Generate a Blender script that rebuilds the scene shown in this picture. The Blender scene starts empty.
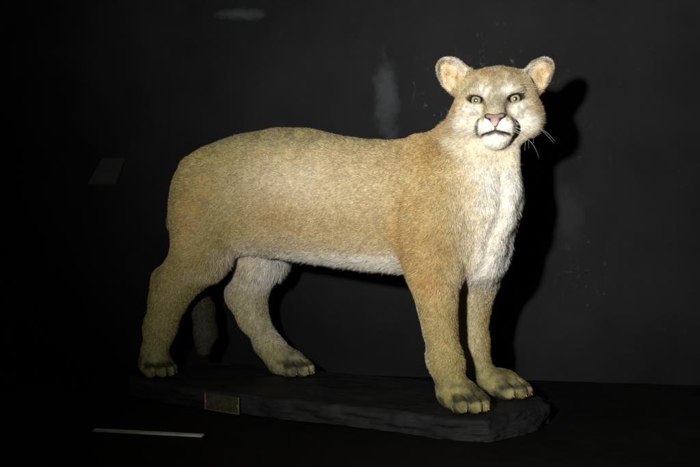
import bpy, math, random
import numpy as np
from mathutils import Vector, Matrix
C = bpy.context
rad = math.radians
rng = np.random.default_rng(7)
random.seed(7)

# ------------------------------------------------------------------ camera, world, light, exposure
scene = C.scene
cam_d = bpy.data.cameras.new("camera"); cam = bpy.data.objects.new("camera", cam_d)
scene.collection.objects.link(cam); scene.camera = cam
cam.location = (0, 0, 0.54)
cam.rotation_euler = (rad(90 - 2.86), 0, 0)
cam_d.sensor_width = 36; cam_d.lens = 36 * 1102 / 700
cam_d.clip_start = 0.05; cam_d.clip_end = 50
world = bpy.data.worlds.new("World"); scene.world = world; world.use_nodes = True
world.node_tree.nodes["Background"].inputs[0].default_value = (0.62, 0.72, 0.48, 1)
world.node_tree.nodes["Background"].inputs[1].default_value = 0.045
ld = bpy.data.lights.new("flash_lamp", 'SPOT'); lamp = bpy.data.objects.new("flash_lamp", ld)
scene.collection.objects.link(lamp)
ld.energy = 570; ld.color = (1.0, 0.985, 0.945); ld.shadow_soft_size = 0.045
ld.spot_size = rad(75); ld.spot_blend = 1.0
lamp.location = (-0.42, 0.05, 0.80)
_aim = Vector((0.68, 2.6, 1.14))
lamp.rotation_euler = (_aim - lamp.location).to_track_quat('-Z', 'Y').to_euler()
scene.view_settings.view_transform = 'Standard'; scene.view_settings.look = 'None'
scene.view_settings.exposure = 0; scene.view_settings.gamma = 1
scene.render.resolution_x = 1024; scene.render.resolution_y = 683

# ------------------------------------------------------------------ helpers
def tag(o, label=None, cat=None, kind=None, group=None):
    if label: o["label"] = label
    if cat: o["category"] = cat
    if kind: o["kind"] = kind
    if group: o["group"] = group
    return o

def link(o, parent=None):
    scene.collection.objects.link(o)
    if parent: o.parent = parent
    return o

def mesh_obj(name, verts, quads, tris, mat, parent=None, col=None, smooth=True):
    me = bpy.data.meshes.new(name)
    verts = np.asarray(verts, np.float32)
    quads = np.asarray(quads, np.int32).reshape(-1, 4); tris = np.asarray(tris, np.int32).reshape(-1, 3)
    me.vertices.add(len(verts)); me.vertices.foreach_set("co", verts.ravel())
    nl = quads.size + tris.size
    me.loops.add(nl); me.loops.foreach_set("vertex_index", np.concatenate([quads.ravel(), tris.ravel()]).astype(np.int32))
    npoly = len(quads) + len(tris)
    me.polygons.add(npoly)
    starts = np.concatenate([np.arange(len(quads)) * 4, quads.size + np.arange(len(tris)) * 3]).astype(np.int32)
    me.polygons.foreach_set("loop_start", starts)
    me.update(calc_edges=True)
    me.polygons.foreach_set("use_smooth", np.full(npoly, smooth))
    if col is not None:
        a = me.color_attributes.new("Col", 'FLOAT_COLOR', 'POINT')
        c4 = np.ones((len(verts), 4), np.float32); c4[:, :3] = col
        a.data.foreach_set("color", c4.ravel())
    me.materials.append(mat)
    me.validate()
    return link(bpy.data.objects.new(name, me), parent)

class NT:
    def __init__(s, name):
        s.m = bpy.data.materials.new(name); s.m.use_nodes = True
        s.t = s.m.node_tree; s.b = s.t.nodes["Principled BSDF"]
    def n(s, typ, **kw):
        o = s.t.nodes.new(typ)
        for k, v in kw.items():
            if k.startswith("_"): setattr(o, k[1:], v)
            else: o.inputs[k.replace("__", " ")].default_value = v
        return o
    def l(s, a, ao, b, bi): s.t.links.new(a.outputs[ao], b.inputs[bi])
    def ramp(s, pts):
        r = s.t.nodes.new("ShaderNodeValToRGB"); e = r.color_ramp.elements
        while len(e) < len(pts): e.new(0.5)
        for i, (p, c) in enumerate(pts):
            e[i].position = p; e[i].color = (*c, 1) if len(c) == 3 else c
        return r

# tileable value noise in numpy
_lat = rng.random((32, 32, 32)).astype(np.float32)
def vnoise(p, scale, seed=0.0):
    q = np.asarray(p, np.float32) * scale + seed * 7.31
    i = np.floor(q).astype(int); f = q - i; f = f * f * (3 - 2 * f)
    out = 0
    for dx in (0, 1):
        wx = f[..., 0] if dx else 1 - f[..., 0]
        for dy in (0, 1):
            wy = f[..., 1] if dy else 1 - f[..., 1]
            for dz in (0, 1):
                wz = f[..., 2] if dz else 1 - f[..., 2]
                out = out + wx * wy * wz * _lat[(i[..., 0] + dx) & 31, (i[..., 1] + dy) & 31, (i[..., 2] + dz) & 31]
    return out * 2 - 1
def ss(x, a, b):
    t = np.clip((x - a) / (b - a), 0, 1); return t * t * (3 - 2 * t)
def nrm(v): return v / np.maximum(np.linalg.norm(v, axis=-1, keepdims=True), 1e-9)

# ------------------------------------------------------------------ display case
def wall_material():
    N = NT("charcoal_painted_board")
    tc = N.n("ShaderNodeTexCoord")
    n1 = N.n("ShaderNodeTexNoise", Scale=2.6, Detail=4, Roughness=0.6); N.l(tc, "Object", n1, "Vector")
    r1 = N.ramp([(0.32, (0.0020, 0.0020, 0.0022)), (0.70, (0.0072, 0.0071, 0.0077))]); N.l(n1, "Fac", r1, "Fac")
    # dust specks and scuffs
    n2 = N.n("ShaderNodeTexNoise", Scale=36, Detail=5, Roughness=0.6); N.l(tc, "Object", n2, "Vector")
    r2 = N.ramp([(0.60, (0, 0, 0)), (0.74, (1, 1, 1))]); N.l(n2, "Fac", r2, "Fac")
    n3 = N.n("ShaderNodeTexNoise", Scale=3.2, Detail=2); N.l(tc, "Object", n3, "Vector")
    r3 = N.ramp([(0.45, (0, 0, 0)), (0.62, (1, 1, 1))]); N.l(n3, "Fac", r3, "Fac")
    mp = N.n("ShaderNodeMapping"); mp.inputs["Scale"].default_value = (30, 30, 4); mp.inputs["Rotation"].default_value = (0, 0.35, 0)
    N.l(tc, "Object", mp, "Vector")
    n4 = N.n("ShaderNodeTexNoise", Scale=1.4, Detail=6, Roughness=0.75); N.l(mp, "Vector", n4, "Vector")
    r4 = N.ramp([(0.62, (0, 0, 0)), (0.72, (1, 1, 1))]); N.l(n4, "Fac", r4, "Fac")
    mx = N.n("ShaderNodeMath", _operation='MAXIMUM'); N.l(r2, "Color", mx, 0); N.l(r4, "Color", mx, 1)
    mu = N.n("ShaderNodeMath", _operation='MULTIPLY'); N.l(mx, 0, mu, 0); N.l(r3, "Color", mu, 1)
    msk = None
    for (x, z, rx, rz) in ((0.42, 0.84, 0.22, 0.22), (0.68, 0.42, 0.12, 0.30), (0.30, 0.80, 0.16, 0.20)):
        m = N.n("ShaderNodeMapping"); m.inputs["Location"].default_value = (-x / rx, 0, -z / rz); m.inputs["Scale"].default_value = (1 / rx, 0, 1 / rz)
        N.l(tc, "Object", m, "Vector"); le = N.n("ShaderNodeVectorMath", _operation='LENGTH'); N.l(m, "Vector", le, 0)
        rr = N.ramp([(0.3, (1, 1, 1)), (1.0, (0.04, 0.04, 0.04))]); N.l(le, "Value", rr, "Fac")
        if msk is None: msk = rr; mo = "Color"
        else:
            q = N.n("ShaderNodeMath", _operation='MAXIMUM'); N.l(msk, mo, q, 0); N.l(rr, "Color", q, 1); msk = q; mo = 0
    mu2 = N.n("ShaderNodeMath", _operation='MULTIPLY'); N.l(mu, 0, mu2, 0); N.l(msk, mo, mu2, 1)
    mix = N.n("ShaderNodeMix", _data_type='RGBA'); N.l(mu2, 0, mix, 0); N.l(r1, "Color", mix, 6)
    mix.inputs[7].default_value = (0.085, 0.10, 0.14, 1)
    # glass reflections painted as pale patches on the board, plus rubbed scuffs: (x, z, rx, rz, strength, colour)
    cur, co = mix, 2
    for (x, z, rx, rz, k) in GLARE_AND_SCUFFS:
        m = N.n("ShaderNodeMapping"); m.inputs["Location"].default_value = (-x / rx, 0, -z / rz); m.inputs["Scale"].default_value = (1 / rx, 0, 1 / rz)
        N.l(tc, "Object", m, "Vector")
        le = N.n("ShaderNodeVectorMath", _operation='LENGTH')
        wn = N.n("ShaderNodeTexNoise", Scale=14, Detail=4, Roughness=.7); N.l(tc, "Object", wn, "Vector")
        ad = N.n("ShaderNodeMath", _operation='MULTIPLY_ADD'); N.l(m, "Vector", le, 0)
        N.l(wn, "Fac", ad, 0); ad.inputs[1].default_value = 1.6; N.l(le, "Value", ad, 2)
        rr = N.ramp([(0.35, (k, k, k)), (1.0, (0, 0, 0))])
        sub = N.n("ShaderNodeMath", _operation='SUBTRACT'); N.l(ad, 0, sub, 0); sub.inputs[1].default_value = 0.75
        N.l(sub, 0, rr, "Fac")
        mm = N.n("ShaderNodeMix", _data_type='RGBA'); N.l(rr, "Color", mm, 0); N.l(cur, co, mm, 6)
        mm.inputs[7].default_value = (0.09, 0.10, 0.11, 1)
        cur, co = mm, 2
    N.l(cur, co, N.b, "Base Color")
    N.b.inputs["Roughness"].default_value = 0.55; N.b.inputs["Specular IOR Level"].default_value = 0.05
    bp = N.n("ShaderNodeBump", Strength=0.12, Distance=0.002); N.l(n2, "Fac", bp, "Height"); N.l(bp, "Normal", N.b, "Normal")
    return N.m

WALL_Y = 3.45
GLARE_AND_SCUFFS = [(-0.355, 1.035, 0.10, 0.022, 0.2), (0.090, 0.79, 0.045, 0.16, 0.26), (0.31, 0.84, 0.05, 0.09, 0.05), (0.62, 0.43, 0.07, 0.11, 0.07)]
def box(name, x0, x1, y0, y1, z0, z1, mat, parent=None, bev=0.0):
    import bmesh
    bm = bmesh.new(); bmesh.ops.create_cube(bm, size=1)
    for v in bm.verts:
        v.co = Vector(((x0 + x1) / 2 + v.co.x * (x1 - x0), (y0 + y1) / 2 + v.co.y * (y1 - y0), (z0 + z1) / 2 + v.co.z * (z1 - z0)))
    if bev: bmesh.ops.bevel(bm, geom=bm.edges[:], offset=bev, segments=2, affect='EDGES')
    me = bpy.data.meshes.new(name); bm.to_mesh(me); bm.free(); me.materials.append(mat)
    return link(bpy.data.objects.new(name, me), parent)
FLOOR_Z = -0.0525
WALL_ROT = -9.5
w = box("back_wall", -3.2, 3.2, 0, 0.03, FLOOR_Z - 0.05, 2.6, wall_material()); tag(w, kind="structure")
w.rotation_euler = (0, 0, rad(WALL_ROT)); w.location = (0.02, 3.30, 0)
Nf = NT("black_case_floor")
tc = Nf.n("ShaderNodeTexCoord"); nz = Nf.n("ShaderNodeTexNoise", Scale=9, Detail=6, Roughness=.65); Nf.l(tc, "Object", nz, "Vector")
rp = Nf.ramp([(0.3, (0.0035, 0.0035, 0.0035)), (0.75, (0.008, 0.008, 0.0078))]); Nf.l(nz, "Fac", rp, "Fac"); Nf.l(rp, "Color", Nf.b, "Base Color")
Nf.b.inputs["Roughness"].default_value = 0.75; Nf.b.inputs["Specular IOR Level"].default_value = 0.05
f = box("floor", -2.6, 2.6, 2.0, 4.2, FLOOR_Z - 0.03, FLOOR_Z, Nf.m); tag(f, kind="structure")

# grey lip strip at the lower left of the case
Ns = NT("pale_grey_strip")
nz = Ns.n("ShaderNodeTexNoise", Scale=30, Detail=4); rp = Ns.ramp([(0.3, (0.40, 0.39, 0.36)), (0.7, (0.60, 0.58, 0.55))])
tc = Ns.n("ShaderNodeTexCoord"); Ns.l(tc, "Object", nz, "Vector"); Ns.l(nz, "Fac", rp, "Fac"); Ns.l(rp, "Color", Ns.b, "Base Color"); Ns.b.inputs["Roughness"].default_value = .6
st = box("edge_strip", -0.13, 0.14, -0.010, 0.010, 0, 0.004, Ns.m, bev=0.0015)
st.location = (-0.474, 2.535, FLOOR_Z + 0.0005); st.rotation_euler = (0, 0, rad(-12))
tag(st, "thin pale grey strip lying on the black floor in front of the slab", "strip")

# dim grey panel against the back board, added as a glass reflection
Nc = NT("grey_reflection"); Nc.b.inputs["Roughness"].default_value = .8; Nc.b.inputs["Specular IOR Level"].default_value = 0.1
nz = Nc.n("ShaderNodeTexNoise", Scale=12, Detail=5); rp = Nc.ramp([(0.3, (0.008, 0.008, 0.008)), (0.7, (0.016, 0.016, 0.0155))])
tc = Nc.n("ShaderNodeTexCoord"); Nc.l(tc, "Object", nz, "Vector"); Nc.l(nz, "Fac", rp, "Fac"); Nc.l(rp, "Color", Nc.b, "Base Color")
import bmesh
bm = bmesh.new()
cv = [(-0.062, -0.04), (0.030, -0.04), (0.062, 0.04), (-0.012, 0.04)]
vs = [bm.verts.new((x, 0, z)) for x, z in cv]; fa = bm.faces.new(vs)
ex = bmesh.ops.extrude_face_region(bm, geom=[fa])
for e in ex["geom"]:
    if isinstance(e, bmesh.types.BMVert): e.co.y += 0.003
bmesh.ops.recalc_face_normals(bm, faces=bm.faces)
me = bpy.data.meshes.new("glass_reflection"); bm.to_mesh(me); bm.free(); me.materials.append(Nc.m)
cd = link(bpy.data.objects.new("glass_reflection", me)); cd.location = (-0.757, 3.30 + 0.777 * math.tan(rad(9.5)) - 0.005, 0.562); cd.rotation_euler = (0, 0, rad(WALL_ROT))
tag(cd, "dim grey slanted glass reflection added as a panel on the dark back board left of the cat's rump", "card")

# ------------------------------------------------------------------ slate slab
ROOT = Vector((-0.078, 2.86, 0)); YAW = rad(-30)
def slab_material():
    N = NT("black_slate")
    tc = N.n("ShaderNodeTexCoord")
    n1 = N.n("ShaderNodeTexNoise", Scale=7, Detail=8, Roughness=.65); N.l(tc, "Object", n1, "Vector")
    r1 = N.ramp([(0.3, (0.006, 0.0065, 0.0065)), (0.72, (0.020, 0.021, 0.021))]); N.l(n1, "Fac", r1, "Fac"); N.l(r1, "Color", N.b, "Base Color")
    mp = N.n("ShaderNodeMapping"); mp.inputs["Scale"].default_value = (6, 10, 45); mp.inputs["Rotation"].default_value = (0.1, 0.06, 0); N.l(tc, "Object", mp, "Vector")
    n2 = N.n("ShaderNodeTexNoise", Scale=1.5, Detail=8, Roughness=.7); N.l(mp, "Vector", n2, "Vector")
    b2 = N.n("ShaderNodeBump", Strength=.75, Distance=.006); N.l(n2, "Fac", b2, "Height")
    n3 = N.n("ShaderNodeTexNoise", Scale=60, Detail=6, Roughness=.7); N.l(tc, "Object", n3, "Vector")
    b3 = N.n("ShaderNodeBump", Strength=.5, Distance=.002); N.l(n3, "Fac", b3, "Height"); N.l(b2, "Normal", b3, "Normal")
    N.l(b3, "Normal", N.b, "Normal")
    N.b.inputs["Roughness"].default_value = 0.6; N.b.inputs["Specular IOR Level"].default_value = 0.12
    return N.m
def make_slab():
    out = np.array([(-0.53, -0.150), (-0.30, -0.190), (0.00, -0.195), (0.25, -0.180), (0.44, -0.190), (0.55, -0.165),
                    (0.595, -0.02), (0.60, 0.10), (0.555, 0.195), (0.40, 0.215), (0.15, 0.205), (-0.10, 0.20), (-0.30, 0.185), (-0.49, 0.16), (-0.565, 0.02), (-0.56, -0.10)])
    M = 420
    seg = np.roll(out, -1, 0) - out; L = np.linalg.norm(seg, axis=1); cum = np.concatenate([[0], np.cumsum(L)])
    s = np.linspace(0, cum[-1], M, endpoint=False)
    k = np.searchsorted(cum, s, side='right') - 1; t = (s - cum[k]) / L[k]
    P = out[k] + seg[k] * t[:, None]
    for _ in range(10): P = (np.roll(P, 1, 0) + P * 2 + np.roll(P, -1, 0)) / 4
    T = nrm(np.roll(P, -1, 0) - np.roll(P, 1, 0)); Nn = np.stack([T[:, 1], -T[:, 0]], 1)
    zs = np.array([-0.064, -0.060, -0.052, -0.045, -0.044, -0.036, -0.028, -0.027, -0.019, -0.011, -0.006, -0.002]) * 0.8
    lay = [0, 0, 0, 0, 1, 1, 1, 2, 2, 2, 3, 3]
    V, n = [], 0
    for z, ly in zip(zs, lay):
        pz = np.concatenate([P * 1.0, np.full((M, 1), z)], 1)
        o = 0.006 * vnoise(pz * [1, 1, 0] + [0, 0, ly * 1.7], 14, 3 + ly) + 0.004 * vnoise(pz * [1, 1, 4], 45, 5) + 0.0015 * vnoise(pz, 160, 2)
        rough = 1 + 0.5 * ss(P[:, 0], 0.40, 0.56)                    # broken, flaky right end
        o = o * rough - (0.010 if z > -0.0025 else 0.004 if z > -0.0055 else 0.0) - 0.006 * ss(P[:, 0], .42, .56) * ly
        q = P + Nn * o[:, None]
        dz = 0.0025 * vnoise(pz, 20, 8) + 0.001 * vnoise(pz, 90, 9)
        V.append(np.concatenate([q, (z + dz * (z > -0.050))[:, None]], 1))
    top = V[-1][:, :2]; cen = np.array([0.02, 0.0])
    for r in np.linspace(0.985, 0.02, 60):
        q = top * 1.0
        q = np.stack([cen[0] + (q[:, 0] - cen[0]) * r, q[:, 1] * r], 1)
        pz = np.concatenate([q, np.zeros((M, 1))], 1)
        z = -0.0028 + 0.0022 * vnoise(pz, 9, 8) + 0.0018 * vnoise(pz, 30, 9) + 0.0008 * vnoise(pz, 110, 4)
        V.append(np.concatenate([q, z[:, None]], 1))
    R = len(V); V = np.concatenate(V)
    i = np.arange(M); j = (i + 1) % M
    Q = np.concatenate([np.stack([r * M + i, r * M + j, (r + 1) * M + j, (r + 1) * M + i], 1) for r in range(R - 1)])
    o = mesh_obj("slate_slab", V, Q, np.zeros((0, 3)), slab_material(), None, smooth=True)
    o.location = ROOT; o.rotation_euler = (0, 0, YAW)
    tag(o, "rough black slate slab carrying the mounted cougar, with flaky broken edges", "slab")
    return o
slab = make_slab()
# engraved metal plate on the slab's long side
Np = NT("dark_brass"); Np.b.inputs["Base Color"].default_value = (0.045, 0.04, 0.018, 1); Np.b.inputs["Metallic"].default_value = .35; Np.b.inputs["Roughness"].default_value = .6
nz = Np.n("ShaderNodeTexNoise", Scale=90, Detail=6); tc = Np.n("ShaderNodeTexCoord"); Np.l(tc, "Object", nz, "Vector")
rp = Np.ramp([(0.35, (0.03, 0.028, 0.013)), (0.75, (0.075, 0.066, 0.03))]); Np.l(nz, "Fac", rp, "Fac"); Np.l(rp, "Color", Np.b, "Base Color")
Ne = NT("worn_brass_edge"); Ne.b.inputs["Base Color"].default_value = (0.26, 0.22, 0.09, 1); Ne.b.inputs["Metallic"].default_value = .3; Ne.b.inputs["Roughness"].default_value = .5
plate = box("name_plate", -0.058, 0.058, -0.002, 0.0, -0.021, 0.021, Np.m, slab)
plate.location = (-0.162, -0.209, -0.0275); plate.rotation_euler = (rad(0), 0, rad(-6))
def rim():
    bm = bmesh.new()
    def bxx(x0, x1, z0, z1):
        g = bmesh.ops.create_cube(bm, size=1)["verts"]
        for v in g: v.co = Vector(((x0 + x1) / 2 + v.co.x * (x1 - x0), -0.0022 + v.co.y * 0.0018, (z0 + z1) / 2 + v.co.z * (z1 - z0)))
    bxx(-0.058, -0.0562, -0.021, 0.021); bxx(0.0562, 0.058, -0.021, 0.021)
    bxx(-0.0560, 0.0560, -0.021, -0.0202)
    bxx(-0.0559, -0.0525, -0.003, 0.003); bxx(0.0525, 0.0559, -0.003, 0.003)
    me = bpy.data.meshes.new("plate_rim"); bm.to_mesh(me); bm.free(); me.materials.append(Ne.m)
    return link(bpy.data.objects.new("plate_rim", me), plate)
rim()

# ------------------------------------------------------------------ the mounted cougar: signed-distance sculpting
def axis(segs):
    out = []
    for a, b, h in segs:
        n = max(1, int(round((b - a) / h))); out.append(np.linspace(a, b, n, endpoint=False))
    out.append([segs[-1][1]])
    return np.concatenate(out).astype(np.float32)
AU = axis([(-0.62, -0.10, 0.0045), (-0.10, 0.33, 0.0055), (0.33, 0.66, 0.0023)])
AV = axis([(-0.215, -0.195, 0.004), (-0.195, 0.05, 0.0024), (0.05, 0.19, 0.0042)])
AW = axis([(-0.008, 0.09, 0.0032), (0.09, 0.58, 0.0055), (0.58, 0.86, 0.0023)])
S = np.full((len(AU), len(AV), len(AW)), 0.5, np.float32)

# head frame: X image right, Y forward (muzzle), Z up
HC = np.array([0.501, -0.027, 0.700])
_yaw = math.radians(0)
HF = np.array([0.350, -0.937, 0.0]); HF /= np.linalg.norm(HF)
HR = np.array([-HF[1], HF[0], 0.0]); HU = np.array([0, 0, 1.0])
_roll = rad(1.8)
HR, HU = HR * math.cos(_roll) + HU * math.sin(_roll), HU * math.cos(_roll) - HR * math.sin(_roll)
HM = np.stack([HR, HF, HU], 1)                      # columns: local axes
def h2l(p): return HC + HM @ np.asarray(p, float)
def l2h(P): return (P - HC) @ HM

def region(lo, hi, m=0.07):
    sl = []
    for A, a, b in zip((AU, AV, AW), lo, hi):
        i0 = np.searchsorted(A, a - m); i1 = np.searchsorted(A, b + m); sl.append(slice(max(i0 - 1, 0), min(i1 + 1, len(A))))
    return tuple(sl)
def coords(sl):
    return np.stack(np.meshgrid(AU[sl[0]], AV[sl[1]], AW[sl[2]], indexing='ij'), -1)
def smin(a, b, k):
    h = np.maximum(k - np.abs(a - b), 0) / k
    return np.minimum(a, b) - h * h * k * 0.25
def smax(a, b, k): return -smin(-a, -b, k)
def put(sl, d, k, sub=False):
    if sub: S[sl] = smax(S[sl], -d, k)
    else: S[sl] = smin(S[sl], d, k)
def ell(c, r, k=0.02, R=None, sub=False):
    c = np.asarray(c, float); r = np.asarray(r, float); m = r.max()
    sl = region(c - m, c + m, 0.05); P = coords(sl) - c
    if R is not None: P = P @ np.asarray(R)
    P = P.astype(np.float32)
    k0 = np.sqrt(((P / r) ** 2).sum(-1)); k1 = np.sqrt(((P / (r * r)) ** 2).sum(-1)) + 1e-6
    put(sl, (k0 * (k0 - 1) / k1).astype(np.float32), k, sub)
def cap(a, b, ra, rb, k=0.02, sub=False, flat=None):
    a = np.asarray(a, float); b = np.asarray(b, float); m = max(ra, rb)
    sl = region(np.minimum(a, b) - m, np.maximum(a, b) + m, 0.05); P = coords(sl)
    ab = b - a; L2 = max(ab @ ab, 1e-9)
    t = np.clip(((P - a) @ ab) / L2, 0, 1)[..., None]
    D = P - (a + ab * t)
    d = np.linalg.norm(D, axis=-1) - (ra + (rb - ra) * t[..., 0])
    put(sl, d.astype(np.float32), k, sub)
def chain(pts, k=0.03):
    for (p, r), (q, s) in zip(pts[:-1], pts[1:]): cap(p, q, r, s, k)
def hell(c, r, k=0.012, ax=None, sub=False):
    R = HM if ax is None else HM @ np.asarray(ax)
    ell(h2l(c), r, k, R, sub)
def hcap(a, b, ra, rb, k=0.012, sub=False): cap(h2l(a), h2l(b), ra, rb, k, sub)

CREASE = np.array([(0.525, -0.063, 0.548), (0.530, -0.067, 0.47), (0.517, -0.069, 0.421), (0.504, -0.071, 0.398), (0.483, -0.060, 0.333), (0.452, -0.052, 0.308)])
def build_sdf():
    # trunk as a lofted super-ellipse
    U = np.array([-0.462, -0.450, -0.413, -0.352, -0.265, -0.12, -0.03, 0.03, 0.12, 0.19, 0.25, 0.32, 0.38, 0.44, 0.50, 0.53])
    T = np.array([0.515, 0.545, 0.590, 0.628, 0.656, 0.672, 0.670, 0.655, 0.637, 0.632, 0.635, 0.645, 0.650, 0.630, 0.58, 0.50])
    B = np.array([0.43, 0.385, 0.355, 0.345, 0.340, 0.335, 0.332, 0.328, 0.320, 0.316, 0.314, 0.308, 0.308, 0.325, 0.365, 0.43])
    W = np.array([0.025, 0.050, 0.076, 0.100, 0.116, 0.122, 0.122, 0.122, 0.126, 0.128, 0.128, 0.124, 0.118, 0.108, 0.080, 0.03])
    sl = region((-0.52, -0.14, 0.30), (0.55, 0.14, 0.68), 0.06); P = coords(sl)
    u = AU[sl[0]]
    uc = np.clip(u, U[0], U[-1])
    def ip(Y):
        y = np.interp(uc, U, Y)
        for _ in range(10): y = np.convolve(np.pad(y, 2, mode='edge'), np.ones(5) / 5, 'valid')
        return y[:, None, None]
    t, b, hw = ip(T), ip(B), ip(W)
    c = (t + b) / 2; rw = (t - b) / 2
    y = P[..., 1] / hw; z = (P[..., 2] - c) / rw
    hwz = 1 - 0.10 * np.clip(z, 0, 1) - 0.06 * np.clip(-z, 0, 1)          # slightly keeled back
    d = ((np.abs(y / hwz) ** 2.15 + np.abs(z) ** 2.15) ** (1 / 2.15) - 1) * np.minimum(hw, rw)
    d = smax(d, np.maximum(u[:, None, None] - 0.525, -0.460 - u[:, None, None]) + 0 * d, 0.05)
    put(sl, d.astype(np.float32), 0.01)
    # chest, shoulders, neck
    ell((0.416, 0.0, 0.460), (0.096, 0.096, 0.155), 0.05)
    ell((0.455, 0.0, 0.525), (0.080, 0.085, 0.105), 0.05)
    ell((0.350, -0.078, 0.47), (0.085, 0.062, 0.155), 0.05)
    ell((0.365, 0.078, 0.47), (0.085, 0.062, 0.155), 0.05)
    cap((0.385, 0, 0.545), (0.455, -0.012, 0.630), 0.100, 0.078, 0.05)
    cap((0.455, -0.012, 0.59), (0.486, -0.030, 0.665), 0.082, 0.064, 0.03)
    # breast ridge of long hair
    chain([((0.523, -0.020, 0.585), 0.016), ((0.528, -0.034, 0.52), 0.018), ((0.520, -0.045, 0.45), 0.018), ((0.497, -0.042, 0.38), 0.02), ((0.476, -0.025, 0.335), 0.014)], 0.03)
    ell((0.332, -0.105, 0.375), (0.040, 0.030, 0.050), 0.02)
    cap((0.325, -0.100, 0.615), (0.375, -0.128, 0.455), 0.018, 0.022, 0.05)
    cap((0.292, -0.140, 0.46), (0.300, -0.138, 0.36), 0.010, 0.010, 0.03, True)
    cap((-0.205, -0.125, 0.46), (-0.215, -0.118, 0.36), 0.012, 0.014, 0.05, True)
    ell((0.378, -0.10, 0.115), (0.011, 0.013, 0.014), 0.016); ell((0.372, 0.10, 0.115), (0.012, 0.013, 0.016), 0.016)
    for a, b in zip(CREASE[:-1], CREASE[1:]): cap(a, b, 0.007, 0.007, 0.018, True)
    # rump and thighs
    ell((-0.328, -0.058, 0.455), (0.105, 0.070, 0.150), 0.05)
    ell((-0.320, 0.058, 0.450), (0.105, 0.070, 0.150), 0.05)
    # near hind leg
    chain([((-0.315, -0.085, 0.425), 0.080), ((-0.320, -0.094, 0.330), 0.068), ((-0.385, -0.10, 0.265), 0.050),
           ((-0.425, -0.10, 0.210), 0.042), ((-0.450, -0.10, 0.14), 0.035), ((-0.473, -0.10, 0.065), 0.035)], 0.035)
    ell((-0.436, -0.10, 0.262), (0.038, 0.028, 0.035), 0.03)
    # far hind leg
    chain([((-0.275, 0.088, 0.42), 0.088), ((-0.252, 0.09, 0.315), 0.062), ((-0.295, 0.09, 0.215), 0.050),
           ((-0.275, 0.09, 0.15), 0.032), ((-0.223, 0.09, 0.075), 0.030), ((-0.185, 0.09, 0.045), 0.036)], 0.035)
    ell((-0.322, 0.09, 0.215), (0.040, 0.028, 0.034), 0.03)
    # near fore leg
    chain([((0.372, -0.098, 0.42), 0.070), ((0.378, -0.10, 0.31), 0.050), ((0.386, -0.10, 0.235), 0.0355), ((0.395, -0.10, 0.18), 0.028),
           ((0.410, -0.10, 0.11), 0.0285), ((0.422, -0.10, 0.055), 0.033)], 0.04)
    # far fore leg
    cap((0.445, 0.02, 0.345), (0.400, 0.088, 0.265), 0.042, 0.034, 0.06)
    chain([((0.415, 0.080, 0.42), 0.068), ((0.398, 0.090, 0.32), 0.052), ((0.390, 0.098, 0.25), 0.034), ((0.389, 0.10, 0.20), 0.028), ((0.391, 0.10, 0.13), 0.0255), ((0.408, 0.10, 0.06), 0.029)], 0.04)
    # tail
    chain([((-0.415, 0.0, 0.565), 0.034), ((-0.458, 0.0, 0.50), 0.024), ((-0.474, 0.000, 0.42), 0.022), ((-0.466, 0.006, 0.33), 0.023),
           ((-0.435, 0.03, 0.24), 0.027), ((-0.418, 0.045, 0.17), 0.028), ((-0.412, 0.05, 0.10), 0.027), ((-0.420, 0.05, 0.055), 0.021)], 0.02)
    for p in PAWS: paw(*p)
    # ---- head
    hell((0, -0.030, 0.025), (0.084, 0.095, 0.063), 0.02)
    hell((0, 0.000, 0.053), (0.060, 0.056, 0.041), 0.03)                # forehead
    for s in (-1, 1):
        hell((s * 0.056, -0.028, 0.062), (0.032, 0.040, 0.025), 0.025)  # temple
        hell((s * 0.055, -0.005, -0.008), (0.045, 0.052, 0.054), 0.03)  # cheek
        hell((s * 0.057, -0.022, -0.031), (0.026, 0.042, 0.031), 0.025)  # cheek ruff
        hell((s * 0.040, 0.046, 0.042), (0.022, 0.016, 0.010), 0.016)   # brow
        hell((s * 0.046, 0.045, -0.004), (0.022, 0.020, 0.014), 0.018)  # cheek bone
    hell((0, -0.01, -0.045), (0.052, 0.055, 0.038), 0.03)
    hcap((0, 0.035, 0.030), (0, 0.098, -0.010), 0.029, 0.0185, 0.022)    # bridge
    hcap((0, 0.05, -0.035), (0, 0.095, -0.040), 0.034, 0.024, 0.02)
    for s in (-1, 1):
        hell((s * 0.0200, 0.096, -0.039), (0.0225, 0.029, 0.0185), 0.010)
        hell((s * 0.034, 0.078, -0.043), (0.013, 0.026, 0.018), 0.010)
    hell((0.001, 0.074, -0.0680), (0.026, 0.030, 0.0150), 0.026)         # chin
    hcap((0, 0.01, -0.056), (0, 0.07, -0.070), 0.032, 0.020, 0.02)
    # mouth slit, philtrum
    for s in (-1, 1):
        hcap((0, 0.124, -0.0530), (s * 0.020, 0.118, -0.0585), 0.0018, 0.0024, 0.003, True)
        hcap((s * 0.020, 0.118, -0.0585), (s * 0.034, 0.098, -0.0625), 0.0022, 0.0014, 0.003, True)
    hcap((0, 0.129, -0.043), (0, 0.126, -0.053), 0.0016, 0.0016, 0.004, True)
    # eye sockets
    for s in (-1, 1):
        c, s_ = math.cos(0.17), math.sin(0.17) * s
        A = np.array([[c, 0, -s_], [0, 1, 0], [s_, 0, c]])
        hell((s * 0.0445, EYE_Y + 0.012, 0.0195), (0.0165, 0.022, 0.0080), 0.004, A, True)
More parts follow.
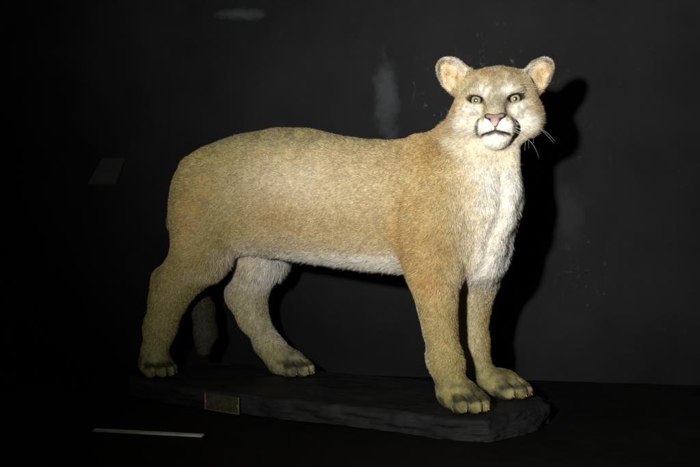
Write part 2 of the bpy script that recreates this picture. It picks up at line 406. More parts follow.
    # ears
    for s in (-1, 1):
        ec, A = ear_frame(s)
        hell(ec, (0.036 if s < 0 else 0.031, 0.015, 0.049 if s < 0 else 0.046), 0.012, A)
        hell(np.array(ec) + A[:, 2] * 0.031 + A[:, 0] * 0.003 * s, (0.016, 0.009, 0.016), 0.010, A)
        hell(np.array(ec) - A[:, 2] * 0.026, (0.028, 0.020, 0.030), 0.018, A)
        hell(np.array(ec) + A[:, 1] * 0.011 + A[:, 2] * 0.002, (0.0315 if s < 0 else 0.0265, 0.023, 0.041 if s < 0 else 0.038), 0.006, A, True)
EYE_Y = 0.046
def ear_frame(s):
    up = nrm(np.array([s * 0.68, -0.06, 0.80])); fwd = np.array([s * 0.30, 0.95, 0.0]); fwd = nrm(fwd - up * (fwd @ up))
    rt = np.cross(fwd, up)
    return ((-0.098, -0.030, 0.087) if s < 0 else (0.094, -0.030, 0.077)), np.stack([rt, fwd, up], 1)
PAWS = []
TOES = []; SEGS = []
def paw(c, yaw, sc):
    cu, cv = c; cy, sy = math.cos(yaw), math.sin(yaw)
    def q(f, l, z): return (cu + (f * cy - l * sy) * sc, cv + (f * sy + l * cy) * sc, z * sc)
    R = np.array([[cy, -sy, 0], [sy, cy, 0], [0, 0, 1.0]])
    ell(q(-0.008, 0, 0.030), np.array((0.043, 0.039, 0.031)) * sc, 0.03, R)
    ell(q(0.014, 0, 0.036), np.array((0.034, 0.040, 0.025)) * sc, 0.022, R)
    for i, (l, f) in enumerate(((-0.0355, 0.034), (-0.0125, 0.055), (0.0125, 0.056), (0.0355, 0.036))):
        a = l * 6
        ell(q(f, l, 0.0205), np.array((0.0245, 0.0122, 0.0205)) * sc, 0.0025, R)
        ell(q(f - 0.012, l * 0.95, 0.036), np.array((0.016, 0.0105, 0.0115)) * sc, 0.006, R)
        SEGS.append((np.array(q(f - 0.035, l * 0.9, 0.022)), np.array(q(f + 0.018, l * 1.02, 0.018))))
        TOES.append((q(f + 0.0215, l * 1.03, 0.0155), yaw + l * 4, sc))
PAWS += [((-0.474, -0.100), rad(-18), 0.95), ((-0.160, 0.090), rad(-4), 1.0), ((0.440, -0.094), rad(-20), 1.02), ((0.462, 0.100), rad(-6), 1.02)]
build_sdf()
# gentle skin unevenness
sl = (slice(None),) * 3

def surface_nets(S):
    s = S < 0
    a = s[:-1, :-1, :-1]; anyi = a.copy(); alli = a.copy()
    for dx in (0, 1):
        for dy in (0, 1):
            for dz in (0, 1):
                q = s[dx:s.shape[0] - 1 + dx, dy:s.shape[1] - 1 + dy, dz:s.shape[2] - 1 + dz]
                anyi |= q; alli &= q
    act = anyi & ~alli
    I, J, K = np.nonzero(act); n = len(I)
    idx = np.full(act.shape, -1, np.int32); idx[I, J, K] = np.arange(n)
    pos = np.zeros((n, 3)); cnt = np.zeros(n)
    for ax in range(3):
        o = [a_ for a_ in range(3) if a_ != ax]
        for p in (0, 1):
            for q in (0, 1):
                d0 = [0, 0, 0]; d0[o[0]] = p; d0[o[1]] = q; d1 = list(d0); d1[ax] = 1
                v0 = S[I + d0[0], J + d0[1], K + d0[2]]; v1 = S[I + d1[0], J + d1[1], K + d1[2]]
                m = (v0 < 0) != (v1 < 0)
                t = np.where(m, v0 / np.where(m, v0 - v1, 1), 0)
                X0 = np.stack([AU[I + d0[0]], AV[J + d0[1]], AW[K + d0[2]]], 1); X1 = np.stack([AU[I + d1[0]], AV[J + d1[1]], AW[K + d1[2]]], 1)
                pos += np.where(m[:, None], X0 + (X1 - X0) * t[:, None], 0); cnt += m
    pos /= cnt[:, None]
    faces = []
    for ax in range(3):
        o = [(ax + 1) % 3, (ax + 2) % 3]
        A = [slice(1, -1)] * 3; B = [slice(1, -1)] * 3
        A[ax] = slice(0, -1); B[ax] = slice(1, None)
        va, vb = s[tuple(A)], s[tuple(B)]
        m = va != vb; e = np.array(np.nonzero(m)).T; fl = va[m]
        off = np.array([1, 1, 1]); off[ax] = 0; e = e + off
        def cell(d0, d1):
            f = e.copy(); f[:, o[0]] -= d0; f[:, o[1]] -= d1
            return idx[f[:, 0], f[:, 1], f[:, 2]]
        q = np.stack([cell(1, 1), cell(0, 1), cell(0, 0), cell(1, 0)], 1)
        q[~fl] = q[~fl][:, ::-1]
        faces.append(q)
    return pos, np.concatenate(faces)
V, Q = surface_nets(S)
Q = Q[(Q >= 0).all(1)]
del S
# keep only the largest connected surface
def largest(V, Q):
    lab = np.arange(len(V))
    while True:
        m = lab[Q].min(1); new = lab.copy(); 
        for c in range(4): np.minimum.at(new, Q[:, c], m)
        new = new[new]
        if (new == lab).all(): break
        lab = new
    u, c = np.unique(lab, return_counts=True); keep = lab == u[c.argmax()]
    mp = np.cumsum(keep) - 1
    return V[keep], mp[Q[keep[Q[:, 0]]]]
V, Q = largest(V, Q)
def vnormals(V, Q):
    n = np.cross(V[Q[:, 2]] - V[Q[:, 0]], V[Q[:, 3]] - V[Q[:, 1]]); N = np.zeros_like(V)
    for c in range(4):
        for a in range(3): N[:, a] += np.bincount(Q[:, c], n[:, a], len(V))
    return nrm(N)
NV = vnormals(V, Q)
_hw = ss(np.linalg.norm((V - HC) / [1, 1, 1.15], axis=1), 0.15, 0.11)
_ear = _hw * ss((V - HC)[:, 2], 0.055, 0.075)
_body = (1 - ss(np.linalg.norm(V - HC, axis=1), 0.20, 0.15)) * ss(V[:, 2], 0.04, 0.10)
V = V + NV * (_body * (0.0026 * vnoise(V, 11, 31) + 0.0018 * vnoise(V, 30, 32)) + _ear * 0.0030 * vnoise(V, 55, 33) + _hw * (1 - _ear) * 0.0008 * vnoise(V, 60, 34))[:, None]
NV = vnormals(V, Q)

# ---- coat colour and lie, as functions of place on the animal
def lin(r, g, b): return np.array([(c / 255) ** 2.2 for c in (r, g, b)])
TAN = np.array([0.46, 0.345, 0.150]); BROWN = np.array([0.31, 0.195, 0.070]); CREAM = np.array([0.66, 0.58, 0.43])
WHITE = np.array([0.80, 0.77, 0.70]); GREY = np.array([0.32, 0.295, 0.22]); DARK = np.array([0.035, 0.028, 0.022]); ORANGE = np.array([0.43, 0.25, 0.085]); OLIVE = np.array([0.27, 0.240, 0.085])
def head_weight(P):
    h = l2h(P); return ss(np.linalg.norm((h - [0, 0, -0.01]) / [1, 1.15, 0.95], axis=1) / (1 + 0.55 * ss(h[:, 2], 0.01, 0.06)), 0.165, 0.11) * ss(h[:, 1], -0.12, -0.05), h
def gau(d2): return np.exp(-d2)
def blob(h, c, r, s=None):
    h = h.copy()
    if s is None: h[:, 0] = np.abs(h[:, 0])
    return np.exp(-(((h - np.array(c)) / np.array(r)) ** 2).sum(1))
def coat(P, N):
    n1 = vnoise(P, 9, 1); n2 = vnoise(P, 28, 2); n3 = vnoise(P, 80, 3); n4 = vnoise(P * [1, 1, .6], 190, 4)
    mixn = 0.5 * n1 + 0.35 * n2 + 0.3 * n3
    def mix(c, d, w): return c * (1 - w[:, None]) + d * w[:, None]
    c = np.tile(TAN, (len(P), 1))
    u, v, w = P.T
    av = np.abs(v)
    c = mix(c, BROWN, np.clip(0.25 + 0.55 * mixn, 0, 0.8))
    c = mix(c, BROWN, 0.55 * ss(N[:, 2], 0.45, 0.95) * ss(w, 0.5, 0.6) * ss(u, 0.1, -0.2))
    c = mix(c, OLIVE, 0.65 * ss(u, 0.05, -0.35))  # dim-light olive tint painted into the coat towards the rear
    c = mix(c, OLIVE * 0.9, 0.5 * ss(w, 0.585, 0.65) * ss(u, 0.30, 0.15))
    c = mix(c, CREAM, 0.55 * np.exp(-((u + 0.03) / 0.16) ** 2 - ((w - 0.53) / 0.085) ** 2) + 0.30 * np.exp(-((u - 0.18) / 0.14) ** 2 - ((w - 0.52) / 0.10) ** 2))
    c = mix(c, BROWN, 0.5 * np.exp(-((u - 0.31) / 0.045) ** 2 - ((w - 0.37) / 0.09) ** 2) + 0.35 * np.exp(-((u + 0.06) / 0.05) ** 2 - ((w - 0.44) / 0.06) ** 2))
    c = mix(c, BROWN, 0.5 * np.exp(-((u - 0.37) / 0.03) ** 2 - ((w - 0.60) / 0.06) ** 2))
    for (cu, cw, ru, rw, k) in ((0.325, 0.42, 0.045, 0.10, 0.75), (0.385, 0.30, 0.030, 0.05, 0.7), (-0.33, 0.42, 0.05, 0.09, 0.7), (-0.08, 0.43, 0.09, 0.06, 0.3), (0.40, 0.20, 0.03, 0.04, 0.5), (0.36, 0.60, 0.04, 0.06, 0.35), (-0.30, 0.52, 0.06, 0.05, 0.35)):
        c = mix(c, ORANGE, np.clip(0.75 * k * np.exp(-((u - cu + 0.01 * n1) / ru) ** 2 - ((w - cw + 0.012 * n2) / rw) ** 2) * (1 + 0.8 * n2 + 0.5 * n3), 0, 0.9))
    c = mix(c, GREY * 0.55, np.clip(0.5 * ss(w, 0.60, 0.66) * (0.6 + 0.9 * n3 + 0.5 * n2), 0, 0.6) * ss(u, 0.30, 0.0))
    c = mix(c, BROWN * 0.55, np.clip(0.30 * n3 + 0.25 * n4 + 0.06, 0, 0.45))
    # belly
    trunk = ss(u, -0.27, -0.19) * ss(u, 0.31, 0.25)
    c = mix(c, WHITE * 0.92, trunk * ss(w + 0.012 * n2 + 0.01 * n1, 0.366, 0.335))
    c = mix(c, CREAM, 0.45 * ss(-N[:, 2], 0.2, 0.8) * ss(w, 0.25, 0.3))
    # inner legs
    inner = ss(-np.sign(v) * N[:, 1], 0.25, 0.75) * ss(w, 0.40, 0.36)
    c = mix(c, CREAM * 0.9, 0.6 * inner)
    # far hind thigh front side grey white
    fh = ss(v, 0.02, 0.05) * ss(u, -0.02, -0.1) * ss(w + 0.02 * n2, 0.17, 0.26) * ss(w, 0.42, 0.36)
    c = mix(c, WHITE * 0.72, 0.75 * fh)
    # breast
    s1 = 0.93 * u + 0.12 * v
    ang = np.degrees(np.arctan2(v, u - 0.36)); ang = np.where(v > 0, ang * 0.6, ang)
    c = mix(c, CREAM * 0.95, 0.75 * ss(np.abs(ang) + 7 * n2 + 8 * n1, 74, 38) * ss(u, 0.38, 0.45) * ss(w + 0.02 * n2, 0.18, 0.32))
    br = ss(np.abs(ang) + 7 * n2 + 5 * n3 + 8 * n1, 46, 22) * ss(u, 0.40, 0.45) * ss(w + 0.03 * n2 + 0.01 * n3, 0.22, 0.36)
    c = mix(c, WHITE, 0.95 * br)
    c = mix(c, GREY, np.clip(0.5 * n3 + 0.3 * n2, 0, 0.35) * br)
    c = mix(c, GREY * 0.8, 0.7 * crease(P))  # shadow beside the breast ridge painted grey
    # legs: own colours, plus the olive dimness of weak light painted in
    leg = ss(w, 0.29, 0.20)
    c = mix(c, OLIVE, 0.45 * leg + 0.4 * leg * ss(w, 0.14, 0.05))
    c = mix(c, BROWN, 0.35 * leg * np.clip(n2 + .2, 0, 1) * ss(u, .2, .3))
    back = leg * ss(-N[:, 0], 0.35, 0.85) * ss(u, 0.2, 0.3)
    c = mix(c, WHITE * 0.85, 0.38 * back)
    paw = ss(w, 0.085, 0.05)
    c = mix(c, np.array([0.055, 0.052, 0.024]), paw * np.clip(0.38 + 0.9 * n2 + 0.7 * n3, 0, 0.85))
    low = np.nonzero(w < 0.075)[0]
    d = np.full(len(low), 9.0); fr = np.full(len(low), 9.0)
    for a_, b_ in SEGS:
        ab = b_ - a_; t = (P[low] - a_) @ ab / (ab @ ab); dd = np.linalg.norm(P[low] - a_ - ab * np.clip(t, 0, 1)[:, None], axis=1)
        d = np.where(dd < d, dd, d); fr = np.minimum(fr, np.linalg.norm((P[low] - b_) * [1, 1, 0.3], axis=1))
    g = np.zeros(len(P)); g[low] = ss(d - 0.0010 * n3[low], 0.0125, 0.0155) * ss(fr, 0.040, 0.026) * ss(w[low], 0.05, 0.035)
    c = mix(c, np.array([0.022, 0.022, 0.011]), 0.88 * g)  # shade in the grooves between toes painted dark
    c = mix(c, np.array([0.62, 0.36, 0.10]), ss(np.linalg.norm(P - SPOT, axis=1), 0.0065, 0.003))
    # tail tip: dark fur, with the hind leg's shade painted in
    tail = ss(u, -0.30, -0.33) * ss(np.abs(v - 0.02), 0.045, 0.03) * ss(w, 0.22, 0.05)
    c = mix(c, np.array([0.026, 0.024, 0.014]), 0.97 * ss(u, -0.30, -0.33) * ss(v, -0.025, -0.005) * ss(w, 0.30, 0.24) * ss(v, 0.085, 0.075) * ss(u, -0.355, -0.375))
    c = mix(c, GREY * 0.45, 0.9 * ss(u, -0.450, -0.468) * ss(w, 0.32, 0.4) * ss(w, 0.62, 0.5) )
    # ---- head
    hw, h = head_weight(P)
    ax = np.abs(h[:, 0])
    n6 = vnoise(P, 130, 6)
    f = np.tile(TAN * 0.75 + GREY * 0.30, (len(P), 1))
    f = mix(f, GREY * 1.05, np.clip(0.35 + 0.6 * n3, 0, 0.8))
    f = mix(f, BROWN * 1.15, np.clip(0.7 * ss(h[:, 2], 0.045, 0.085) * (0.55 + 0.8 * n3), 0, .8))
    f = mix(f, BROWN, 0.35 * blob(h, (0, 0.05, 0.055), (0.010, 0.05, 0.03)))
    f = mix(f, WHITE * 0.88, 0.85 * blob(h, (0.026, 0.06, 0.040), (0.020, 0.05, 0.016)))
    f = mix(f, GREY * 1.15, 0.6 * blob(h, (0, 0.09, 0.005), (0.014, 0.05, 0.026)))
    f = mix(f, WHITE, 0.9 * blob(h, (0.052, 0.05, 0.000), (0.020, 0.05, 0.014)))
    f = mix(f, WHITE * 0.95, np.clip(0.95 * blob(h, (0.062, 0.02, -0.030), (0.030, 0.06, 0.026)), 0, 1))
    f = mix(f, GREY, np.clip(0.7 * n3 + 0.1, 0, 0.5) * blob(h, (0.070, 0.02, -0.030), (0.03, 0.06, 0.03)))
    f = mix(f, CREAM * 0.95, ss(h[:, 2], -0.055, -0.075))
    f = mix(f, BROWN * 0.9, np.clip(0.65 + 0.6 * n3, 0, .85) * ss(ax, 0.080, 0.096) * ss(h[:, 2], -0.065, -0.045) * ss(h[:, 2], 0.05, 0.03))
    f = mix(f, BROWN * 0.8, np.clip(0.2 + 0.9 * n3, 0, .6) * ss(h[:, 2], 0.030, 0.060) * ss(h[:, 2], 0.11, 0.08))
    f = mix(f, WHITE, np.clip(1.5 * blob(h, (0.022, 0.11, -0.041), (0.020, 0.035, 0.017)), 0, 1))
    f = mix(f, WHITE * 0.98, np.clip(1.6 * blob(h, (0, 0.09, -0.074), (0.030, 0.035, 0.014)), 0, 1))
    st = np.exp(-((ax - (0.0425 - 14 * (h[:, 2] + 0.048) ** 2)) / 0.0044) ** 2) * ss(h[:, 2], -0.070, -0.060) * ss(h[:, 2], -0.014, -0.030) * ss(h[:, 1], 0.030, 0.055)
    f = mix(f, DARK * 1.4, 0.85 * np.clip(st * (1.05 + 0.7 * n3 + 0.5 * n6), 0, 1))
    f = mix(f, GREY * 0.75, np.clip(0.10 + 0.9 * n6 + 0.3 * n3, 0, 0.45) * ss(h[:, 1], -0.02, 0.03) * ss(h[:, 2], -0.030, -0.015))
    f = mix(f, BROWN, np.clip(0.15 + 0.9 * n3, 0, 0.55) * ss(ax, 0.055, 0.08) * ss(h[:, 2], -0.02, 0.0))
    f = f * 1.03
    # lips and mouth
    zl = np.interp(ax, [0, 0.020, 0.040], [-0.0522, -0.0580, -0.0650])
    lip = ss(np.abs(h[:, 2] - zl), 0.0040, 0.0018) * ss(ax, 0.038, 0.030) * ss(h[:, 1], 0.060, 0.075)
    lower = ss(np.abs(h[:, 2] - zl + 0.0040), 0.0040, 0.0022) * ss(ax, 0.024, 0.016) * ss(h[:, 1], 0.07, 0.08)
    f = mix(f, np.array([0.13, 0.11, 0.12]), lower)
    f = mix(f, DARK, lip)
    ph = ss(ax, 0.0032, 0.0012) * ss(h[:, 2], -0.057, -0.052) * ss(h[:, 2], -0.038, -0.042) * ss(h[:, 1], 0.09, 0.10)
    f = mix(f, DARK, 0.8 * ph)
    # whisker spot rows
    for r, zz in enumerate((-0.037, -0.044, -0.051)):
        for k in range(4):
            f = mix(f, GREY * 0.5, 0.35 * np.exp(-((ax - (0.020 + k * 0.006)) / 0.0012) ** 2 - ((h[:, 2] - zz) / 0.0012) ** 2) * ss(h[:, 1], 0.06, 0.08))
    # eye rims and tear marks
    xr = ax - 0.0445; zr = h[:, 2] - 0.0205; a = 0.17
    ex = xr * math.cos(a) + zr * math.sin(a); ez = -xr * math.sin(a) + zr * math.cos(a)
    er = np.sqrt((ex / 0.0186) ** 2 + ((ez - 0.0006) / 0.0104) ** 2)
    front = ss(h[:, 1], 0.02, 0.035)
    f = mix(f, BROWN * 0.6, 0.35 * ss(er, 1.5, 1.15) * front)
    f = mix(f, DARK * 0.45, ss(er, 1.14, 1.02) * front)
    tear = np.exp(-((xr + 0.019 + (zr + 0.006) * -0.25) / 0.0045) ** 2 - ((zr + 0.011) / 0.009) ** 2) * front
    f = mix(f, DARK * 1.5, 0.85 * tear)
    f = mix(f, BROWN * 0.7, 0.6 * np.exp(-((ax - 0.0225 - 0.10 * np.clip(-h[:, 2], 0, 1)) / 0.0045) ** 2) * ss(h[:, 2], 0.016, 0.002) * ss(h[:, 2], -0.045, -0.030) * front)
    # ears, the hollow's shade painted as a dark line and brown centre
    for s in (-1, 1):
        ec, A = ear_frame(s); e = (h - np.array(ec)) @ A
        on = ss(e[:, 2], -0.030, -0.012) * ss(np.abs(e[:, 0]), 0.046, 0.040)
        ci = N @ HM @ A                                        # normal in the ear frame
        RX, RZ = (0.036, 0.049) if s < 0 else (0.031, 0.046)
        rho = np.sqrt((e[:, 0] / RX) ** 2 + (e[:, 2] / RZ) ** 2) + 0.05 * n3
        front_ = ss(ci[:, 1], -0.15, 0.15) * on
        f = mix(f, GREY * 1.3 + 0.05, on * 0.8 * np.clip(.8 + n3, 0, 1))
        inside = front_ * ss(rho, 0.98, 0.90)
        f = mix(f, np.array([0.68, 0.56, 0.36]), inside * 0.95)
        f = mix(f, DARK * 4, 0.9 * front_ * np.exp(-((rho - 0.90) / 0.06) ** 2) * ss(e[:, 2], -0.02, 0.01))
        f = mix(f, np.array([0.30, 0.19, 0.075]), 0.9 * inside * np.exp(-((e[:, 0] - 0.002 * s) / 0.010) ** 2 - ((e[:, 2] + 0.010) / 0.016) ** 2) * np.clip(.9 + n3, 0, 1))
        f = mix(f, np.array([0.45, 0.30, 0.13]), inside * np.clip(-0.1 + 1.2 * vnoise(P, 70, 9), 0, 0.8))
        f = mix(f, np.array([0.50, 0.47, 0.40]), inside * ss(e[:, 0] * -s, 0.008, 0.020) * np.clip(.8 + n3, 0, 1))
    c = mix(c, f, hw)
    n5 = vnoise(P, 330, 5)
    return c * (1 + 0.20 * n4[:, None] + 0.10 * n3[:, None] + 0.16 * n5[:, None])
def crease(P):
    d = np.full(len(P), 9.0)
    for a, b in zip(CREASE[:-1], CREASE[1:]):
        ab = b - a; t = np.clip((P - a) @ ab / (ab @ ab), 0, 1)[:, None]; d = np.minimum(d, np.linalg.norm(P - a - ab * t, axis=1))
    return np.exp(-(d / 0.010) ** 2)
SPOT = np.array([0.420, -0.132, 0.155])

def lie(P, N):
    u, v, w = P.T
    F = np.tile([-1.0, 0, -0.35], (len(P), 1))
    def mix(F, D, k): return F * (1 - k[:, None]) + np.asarray(D) * k[:, None]
    F = mix(F, [-0.25, 0, -1.0], ss(w, 0.36, 0.27))
    F = mix(F, [-0.5, 0, -0.85], ss(u, 0.30, 0.42) * 0.8)
    F = mix(F, [-0.05, 0, -1.0], ss(N[:, 0], 0.3, 0.8) * ss(u, 0.4, 0.46))
    F = mix(F, [0.8, -0.2, -0.45], ss(w, 0.085, 0.05))
    F = mix(F, [-0.15, 0, -1.0], ss(u, -0.40, -0.47))
    hw, h = head_weight(P)
    nose = h2l((0, 0.135, -0.020))
    D = nrm(P - nose) + np.array([0, 0, 0.15]) + 0.0
    F = mix(F, D, hw)
    n = np.stack([vnoise(P, 30, 11), vnoise(P, 30, 12), vnoise(P, 30, 13)], 1)
    n2 = np.stack([vnoise(P, 95, 14), vnoise(P, 95, 15), vnoise(P, 95, 16)], 1)
    F = nrm(F) + 0.35 * n + 0.28 * n2 * (1 - 0.5 * hw[:, None])
    F = F - N * (F * N).sum(1, keepdims=True)
    return nrm(F)

def length(P, N):
    u, v, w = P.T
    L = np.full(len(P), 0.0078)
    L += 0.017 * ss(w, 0.35, 0.325) * ss(u, -0.32, -0.2) * ss(u, 0.33, 0.24)
    L += 0.008 * ss(N[:, 0], 0.3, 0.8) * ss(u, 0.42, 0.47) * ss(w, .25, .3)
    L = np.where(w < 0.27, np.minimum(L, 0.0088), L)
    L = L * (1 - 0.42 * ss(w, 0.09, 0.05))
    hw, h = head_weight(P)
    Lh = np.full(len(P), 0.0075) + 0.012 * ss(np.abs(h[:, 0]), 0.06, 0.09) * ss(h[:, 2], 0.02, -0.03)
    Lh = np.where(h[:, 2] > 0.070, Lh * 0.8 * (1 + 0.5 * (np.abs(h[:, 0]) < 0.06)), Lh)
    Lh = Lh * (1 - 0.45 * ss(h[:, 1], 0.03, 0.09))
    return L * (1 - hw) + Lh * hw

def bald(P, N):
    """True where no hair grows: nose, lips, eyeballs."""
    hw, h = head_weight(P); ax = np.abs(h[:, 0])
    zl = np.interp(ax, [0, 0.020, 0.040], [-0.0522, -0.0580, -0.0650])
    b = (np.abs(h[:, 2] - zl + 0.0012) < 0.0050) & (ax < 0.032) & (h[:, 1] > 0.07)
    xr = ax - 0.0445; zr = h[:, 2] - 0.0205; a = 0.17
    ex = xr * math.cos(a) + zr * math.sin(a); ez = -xr * math.sin(a) + zr * math.cos(a)
    b |= (np.sqrt((ex / 0.0182) ** 2 + ((ez - 0.0006) / 0.0098) ** 2) < 1) & (h[:, 1] > 0.02)
    b |= (ax < 0.026) & (h[:, 2] < -0.016) & (h[:, 2] > -0.042) & (h[:, 1] > 0.100) & (ax < 0.027 + (h[:, 2] + 0.018) * 0.85)
    return b

def grow(V, Q, NV, n):
    v0, v1, v2, v3 = (V[Q[:, i]] for i in range(4))
    area = 0.5 * np.linalg.norm(np.cross(v2 - v0, v3 - v1), axis=1)
    cen = (v0 + v1 + v2 + v3) / 4
    hw, h = head_weight(cen)
    dens = area * (1 + 2.6 * hw) * (cen[:, 2] > 0.004)
    pick = rng.choice(len(Q), n, p=dens / dens.sum())
    s, t = rng.random((2, n, 1))
    q = Q[pick]
    P = (V[q[:, 0]] * (1 - s) + V[q[:, 1]] * s) * (1 - t) + (V[q[:, 3]] * (1 - s) + V[q[:, 2]] * s) * t
    N = nrm((NV[q[:, 0]] * (1 - s) + NV[q[:, 1]] * s) * (1 - t) + (NV[q[:, 3]] * (1 - s) + NV[q[:, 2]] * s) * t)
    k = ~bald(P, N); P, N = P[k], N[k]; n = len(P)
    D = lie(P, N); L = length(P, N) * rng.uniform(0.6, 1.25, n)
    hw, h = head_weight(P)
    col = coat(P, N); lum = col.mean(1, keepdims=True)
    col = col * (1 + (rng.uniform(0.55, 1.38, (n, 1)) - 1) * (1 - 0.6 * ss(lum, 0.32, 0.6)))
    lift = rng.uniform(0.18, 0.62, n)[:, None]
    d0 = nrm(D + N * (lift + 0.25) + rng.normal(0, 0.20, (n, 3)))
    d1 = nrm(D + N * (lift - 0.12) + rng.normal(0, 0.28, (n, 3)))
    side = nrm(np.cross(d0, N) + N * rng.normal(0, 0.45, (n, 1)))
    W = (0.00046 - 0.00014 * hw)[:, None] * rng.uniform(0.7, 1.3, (n, 1))
    L = L[:, None]; B = P - N * 0.0008
    M_ = B + d0 * L * 0.5; Tp = M_ + d1 * L * 0.55
    Tp[:, 2] = np.maximum(Tp[:, 2], 0.0008); M_[:, 2] = np.maximum(M_[:, 2], 0.0008)
    verts = np.stack([B - side * W, B + side * W, M_ + side * W * .85, M_ - side * W * .85, Tp], 1).reshape(-1, 3)
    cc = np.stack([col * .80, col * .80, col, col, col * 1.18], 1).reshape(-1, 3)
    i = np.arange(n) * 5
    quads = np.stack([i, i + 1, i + 2, i + 3], 1); tris = np.stack([i + 3, i + 2, i + 4], 1)
    return verts, cc, quads, tris

def fur_material():
    N = NT("cougar_coat")
    at = N.n("ShaderNodeAttribute", _attribute_name="Col")
    N.l(at, "Color", N.b, "Base Color")
    N.b.inputs["Roughness"].default_value = 0.62; N.b.inputs["Specular IOR Level"].default_value = 0.22
    return N.m

cougar = bpy.data.objects.new("mounted_cougar", None); link(cougar)
cougar.location = ROOT; cougar.rotation_euler = (0, 0, YAW)
tag(cougar, "tawny stuffed cougar standing on a black slate slab with its head turned to the viewer", "mounted animal")
HAIRS = 850000
fv, fc, fq, ft = grow(V, Q, NV, HAIRS)
nb = len(V)
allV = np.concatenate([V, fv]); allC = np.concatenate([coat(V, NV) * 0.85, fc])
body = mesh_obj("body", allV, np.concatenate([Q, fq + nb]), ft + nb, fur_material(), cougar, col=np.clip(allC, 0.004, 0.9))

# ---- eyes
def eye_material():
    N = NT("glass_eye")
    tc = N.n("ShaderNodeTexCoord")
    sx = N.n("ShaderNodeSeparateXYZ"); N.l(tc, "Object", sx, 0)
    cx = N.n("ShaderNodeCombineXYZ"); N.l(sx, "X", cx, 0); N.l(sx, "Z", cx, 1)
    le = N.n("ShaderNodeVectorMath", _operation='LENGTH'); N.l(cx, 0, le, 0)
    mr = N.n("ShaderNodeMath", _operation='DIVIDE'); N.l(le, "Value", mr, 0); mr.inputs[1].default_value = 0.0124
    r = N.ramp([(0.0, (0.003, 0.003, 0.003)), (0.32, (0.003, 0.003, 0.003)), (0.38, (0.16, 0.12, 0.03)), (0.55, (0.42, 0.39, 0.20)), (0.78, (0.30, 0.27, 0.12)), (0.90, (0.012, 0.01, 0.008))])
    N.l(mr, 0, r, "Fac")
    nz = N.n("ShaderNodeTexNoise", Scale=900, Detail=2); N.l(tc, "Object", nz, "Vector")
    mm = N.n("ShaderNodeMix", _data_type='RGBA', _blend_type='MULTIPLY'); mm.inputs[0].default_value = .5
    N.l(r, "Color", mm, 6); N.l(nz, "Color", mm, 7); N.l(mm, 2, N.b, "Base Color")
    N.b.inputs["Roughness"].default_value = 0.25; N.b.inputs["Coat Weight"].default_value = 1.0; N.b.inputs["Coat Roughness"].default_value = 0.05
    return N.m
def uv_sphere(name, r, mat, parent, scale=(1, 1, 1), seg=48, rings=24):
    bm = bmesh.new(); bmesh.ops.create_uvsphere(bm, u_segments=seg, v_segments=rings, radius=r)
    for v in bm.verts: v.co = Vector((v.co.x * scale[0], v.co.y * scale[1], v.co.z * scale[2]))
    for f_ in bm.faces: f_.smooth = True
    me = bpy.data.meshes.new(name); bm.to_mesh(me); bm.free(); me.materials.append(mat)
    return link(bpy.data.objects.new(name, me), parent)
em = eye_material()
HROT = Matrix(HM.tolist()).to_euler()
for s in (-1, 1):
    e = uv_sphere("eye", 0.0165, em, cougar)
    e.location = h2l((s * 0.0438, EYE_Y - 0.0050, 0.0200))
    A = Matrix(HM.tolist()) @ Matrix.Rotation(-s * 0.06, 3, 'Z')
    e.rotation_euler = A.to_euler()

# ---- nose pad
Nn_ = NT("nose_leather")
tc = Nn_.n("ShaderNodeTexCoord"); vo = Nn_.n("ShaderNodeTexVoronoi", Scale=500); Nn_.l(tc, "Object", vo, "Vector")
bp = Nn_.n("ShaderNodeBump", Strength=.4, Distance=.0006); Nn_.l(vo, "Distance", bp, "Height"); Nn_.l(bp, "Normal", Nn_.b, "Normal")
at = Nn_.n("ShaderNodeAttribute", _attribute_name="Col"); Nn_.l(at, "Color", Nn_.b, "Base Color")
Nn_.b.inputs["Roughness"].default_value = .5
def nose():
    # heart / T shaped pad over the end of the muzzle
    A = np.linspace(-1, 1, 45); Bv = np.linspace(0, 1, 33)
    vs, cs = [], []
    for t in Bv:                                   # 0 top .. 1 bottom
        z = -0.0155 - 0.0285 * t
        hwid = np.interp(t, [0, 0.12, 0.35, 0.55, 0.8, 1], [0.0175, 0.0238, 0.0230, 0.0140, 0.007, 0.0030])
        for a in A:
            x = a * hwid
            yc = np.interp(t, [0, 0.15, 0.4, 0.7, 1], [0.112, 0.1215, 0.1285, 0.1305, 0.1305])
            y = yc + 0.0035 - 0.0050 * (abs(x) / 0.021) ** 2.2 - (0.006 * max(0, abs(a) - 0.85) / 0.15)
            zz = z + 0.0025 * (abs(a) ** 2) * (1 - t)
            nd = math.hypot((abs(x) - 0.0145) / 0.0058, (zz + 0.0280 - 0.12 * (abs(x) - 0.0145)) / 0.0036)
            k = math.exp(-nd ** 2 * 1.1); y -= 0.0025 * k
            g = np.array([0.31, 0.205, 0.175]); dk = np.array([0.02, 0.015, 0.014])
            edge = max(0, (abs(a) - 0.72) / 0.2) + max(0, (0.13 - t) / 0.1) * .9
            w_ = min(1, k * 1.6 + edge)
            vs.append(h2l((x, y, zz))); cs.append(g * (1 - w_) + dk * w_)
    nA = len(A); q = []
    for i in range(len(Bv) - 1):
        for j in range(nA - 1): q.append((i * nA + j, (i + 1) * nA + j, (i + 1) * nA + j + 1, i * nA + j + 1))
    # closed back so that the pad has depth
    n0 = len(vs); back = [np.array(v) - HF * 0.012 for v in vs]; vs += back; cs += [c * 0.5 for c in cs]
    ring = [j for j in range(nA)] + [i * nA + nA - 1 for i in range(1, len(Bv))] + [(len(Bv) - 1) * nA + j for j in range(nA - 2, -1, -1)] + [i * nA for i in range(len(Bv) - 2, 0, -1)]
    for a_, b_ in zip(ring, ring[1:] + ring[:1]): q.append((a_, b_, b_ + n0, a_ + n0))
    return mesh_obj("nose", vs, q, np.zeros((0, 3)), Nn_.m, cougar, col=np.array(cs))
nose()

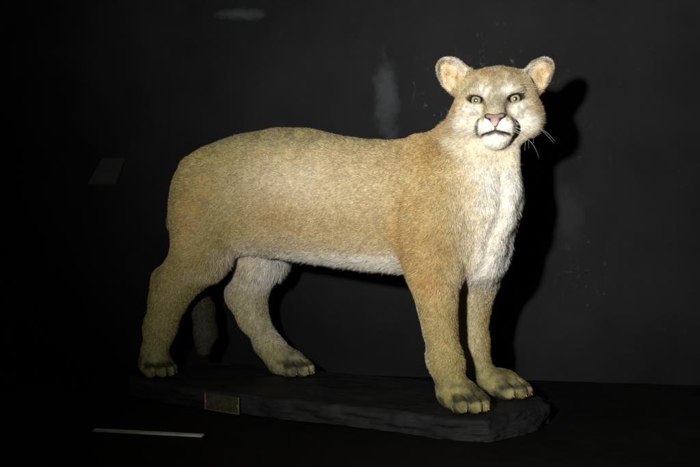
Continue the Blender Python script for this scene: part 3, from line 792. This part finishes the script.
# ---- whiskers and claws
Nw = NT("whisker_white"); Nw.b.inputs["Base Color"].default_value = (0.7, 0.66, 0.55, 1); Nw.b.inputs["Roughness"].default_value = .4
def tube(name, pts, r0, r1, mat, parent, seg=6):
    pts = [np.array(p, float) for p in pts]; vs, q = [], []
    for i, p in enumerate(pts):
        t = nrm(pts[min(i + 1, len(pts) - 1)] - pts[max(i - 1, 0)]); a = nrm(np.cross(t, [0.3, 0.2, 0.9])); b = np.cross(t, a)
        r = r0 + (r1 - r0) * i / (len(pts) - 1)
        for k in range(seg):
            an = 2 * math.pi * k / seg; vs.append(p + (a * math.cos(an) + b * math.sin(an)) * r)
    for i in range(len(pts) - 1):
        for k in range(seg): q.append((i * seg + k, i * seg + (k + 1) % seg, (i + 1) * seg + (k + 1) % seg, (i + 1) * seg + k))
    return mesh_obj(name, vs, q, np.zeros((0, 3)), mat, parent)
WH = [(1, 0.034, -0.038, (0.050, -0.030, -0.045), 0.020), (1, 0.036, -0.043, (0.036, -0.028, -0.052), 0.015), (1, 0.037, -0.049, (0.026, -0.022, -0.050), 0.012),
      (1, 0.036, -0.036, (0.095, -0.03, -0.045), 0.018), (1, 0.034, -0.052, (0.060, -0.02, -0.065), 0.010),
      (-1, 0.036, -0.040, (0.060, -0.03, -0.020), 0.010), (-1, 0.035, -0.045, (0.075, -0.03, -0.045), 0.012), (-1, 0.034, -0.050, (0.045, -0.02, -0.055), 0.010),
      (-1, 0.034, -0.042, (0.040, -0.03, -0.030), 0.010), (-1, 0.036, -0.048, (0.034, -0.026, -0.040), 0.010), (-1, 0.030, -0.036, (0.050, -0.028, -0.012), 0.008)]
for s, x, z, dlt, sag in WH:
    p0 = np.array((s * x, 0.094, z)); d = np.array((s * dlt[0], dlt[1], dlt[2]))
    pts = [h2l(p0 + d * t + np.array((s * 0.012 * math.sin(t * 3.1), 0.018 * math.sin(t * 3.1), 0.5 * sag * math.sin(t * 3.1)))) for t in np.linspace(0, 1, 12)]
    tube("whisker", pts, 0.00030, 0.00008, Nw.m, cougar)
# one long cheek whisker on the far side of the face
tube("whisker", [h2l((0.088 + 0.042 * t, 0.0 - 0.01 * t, -0.042 - 0.040 * t ** 1.4)) for t in np.linspace(0, 1, 12)], 0.00026, 0.00008, Nw.m, cougar)
for k in range(3):
    tube("whisker", [h2l((0.050 + 0.05 * t + 0.006 * k, 0.062 + 0.01 * t, 0.052 - 0.006 * k - 0.02 * t ** 2 + 0.012 * t)) for t in np.linspace(0, 1, 10)], 0.0002, 0.00008, Nw.m, cougar)
Nk = NT("horn_claw"); Nk.b.inputs["Base Color"].default_value = (0.40, 0.36, 0.27, 1); Nk.b.inputs["Roughness"].default_value = .3
for (p, yw, sc) in TOES:
    d = np.array([math.cos(yw), math.sin(yw), 0])
    tube("claw", [np.array(p) + d * (-0.008 + 0.012 * t) * sc + np.array([0, 0, 0.004 - 0.010 * t ** 1.6]) * sc for t in np.linspace(0, 1, 8)], 0.0028, 0.0004, Nk.m, cougar, 8)
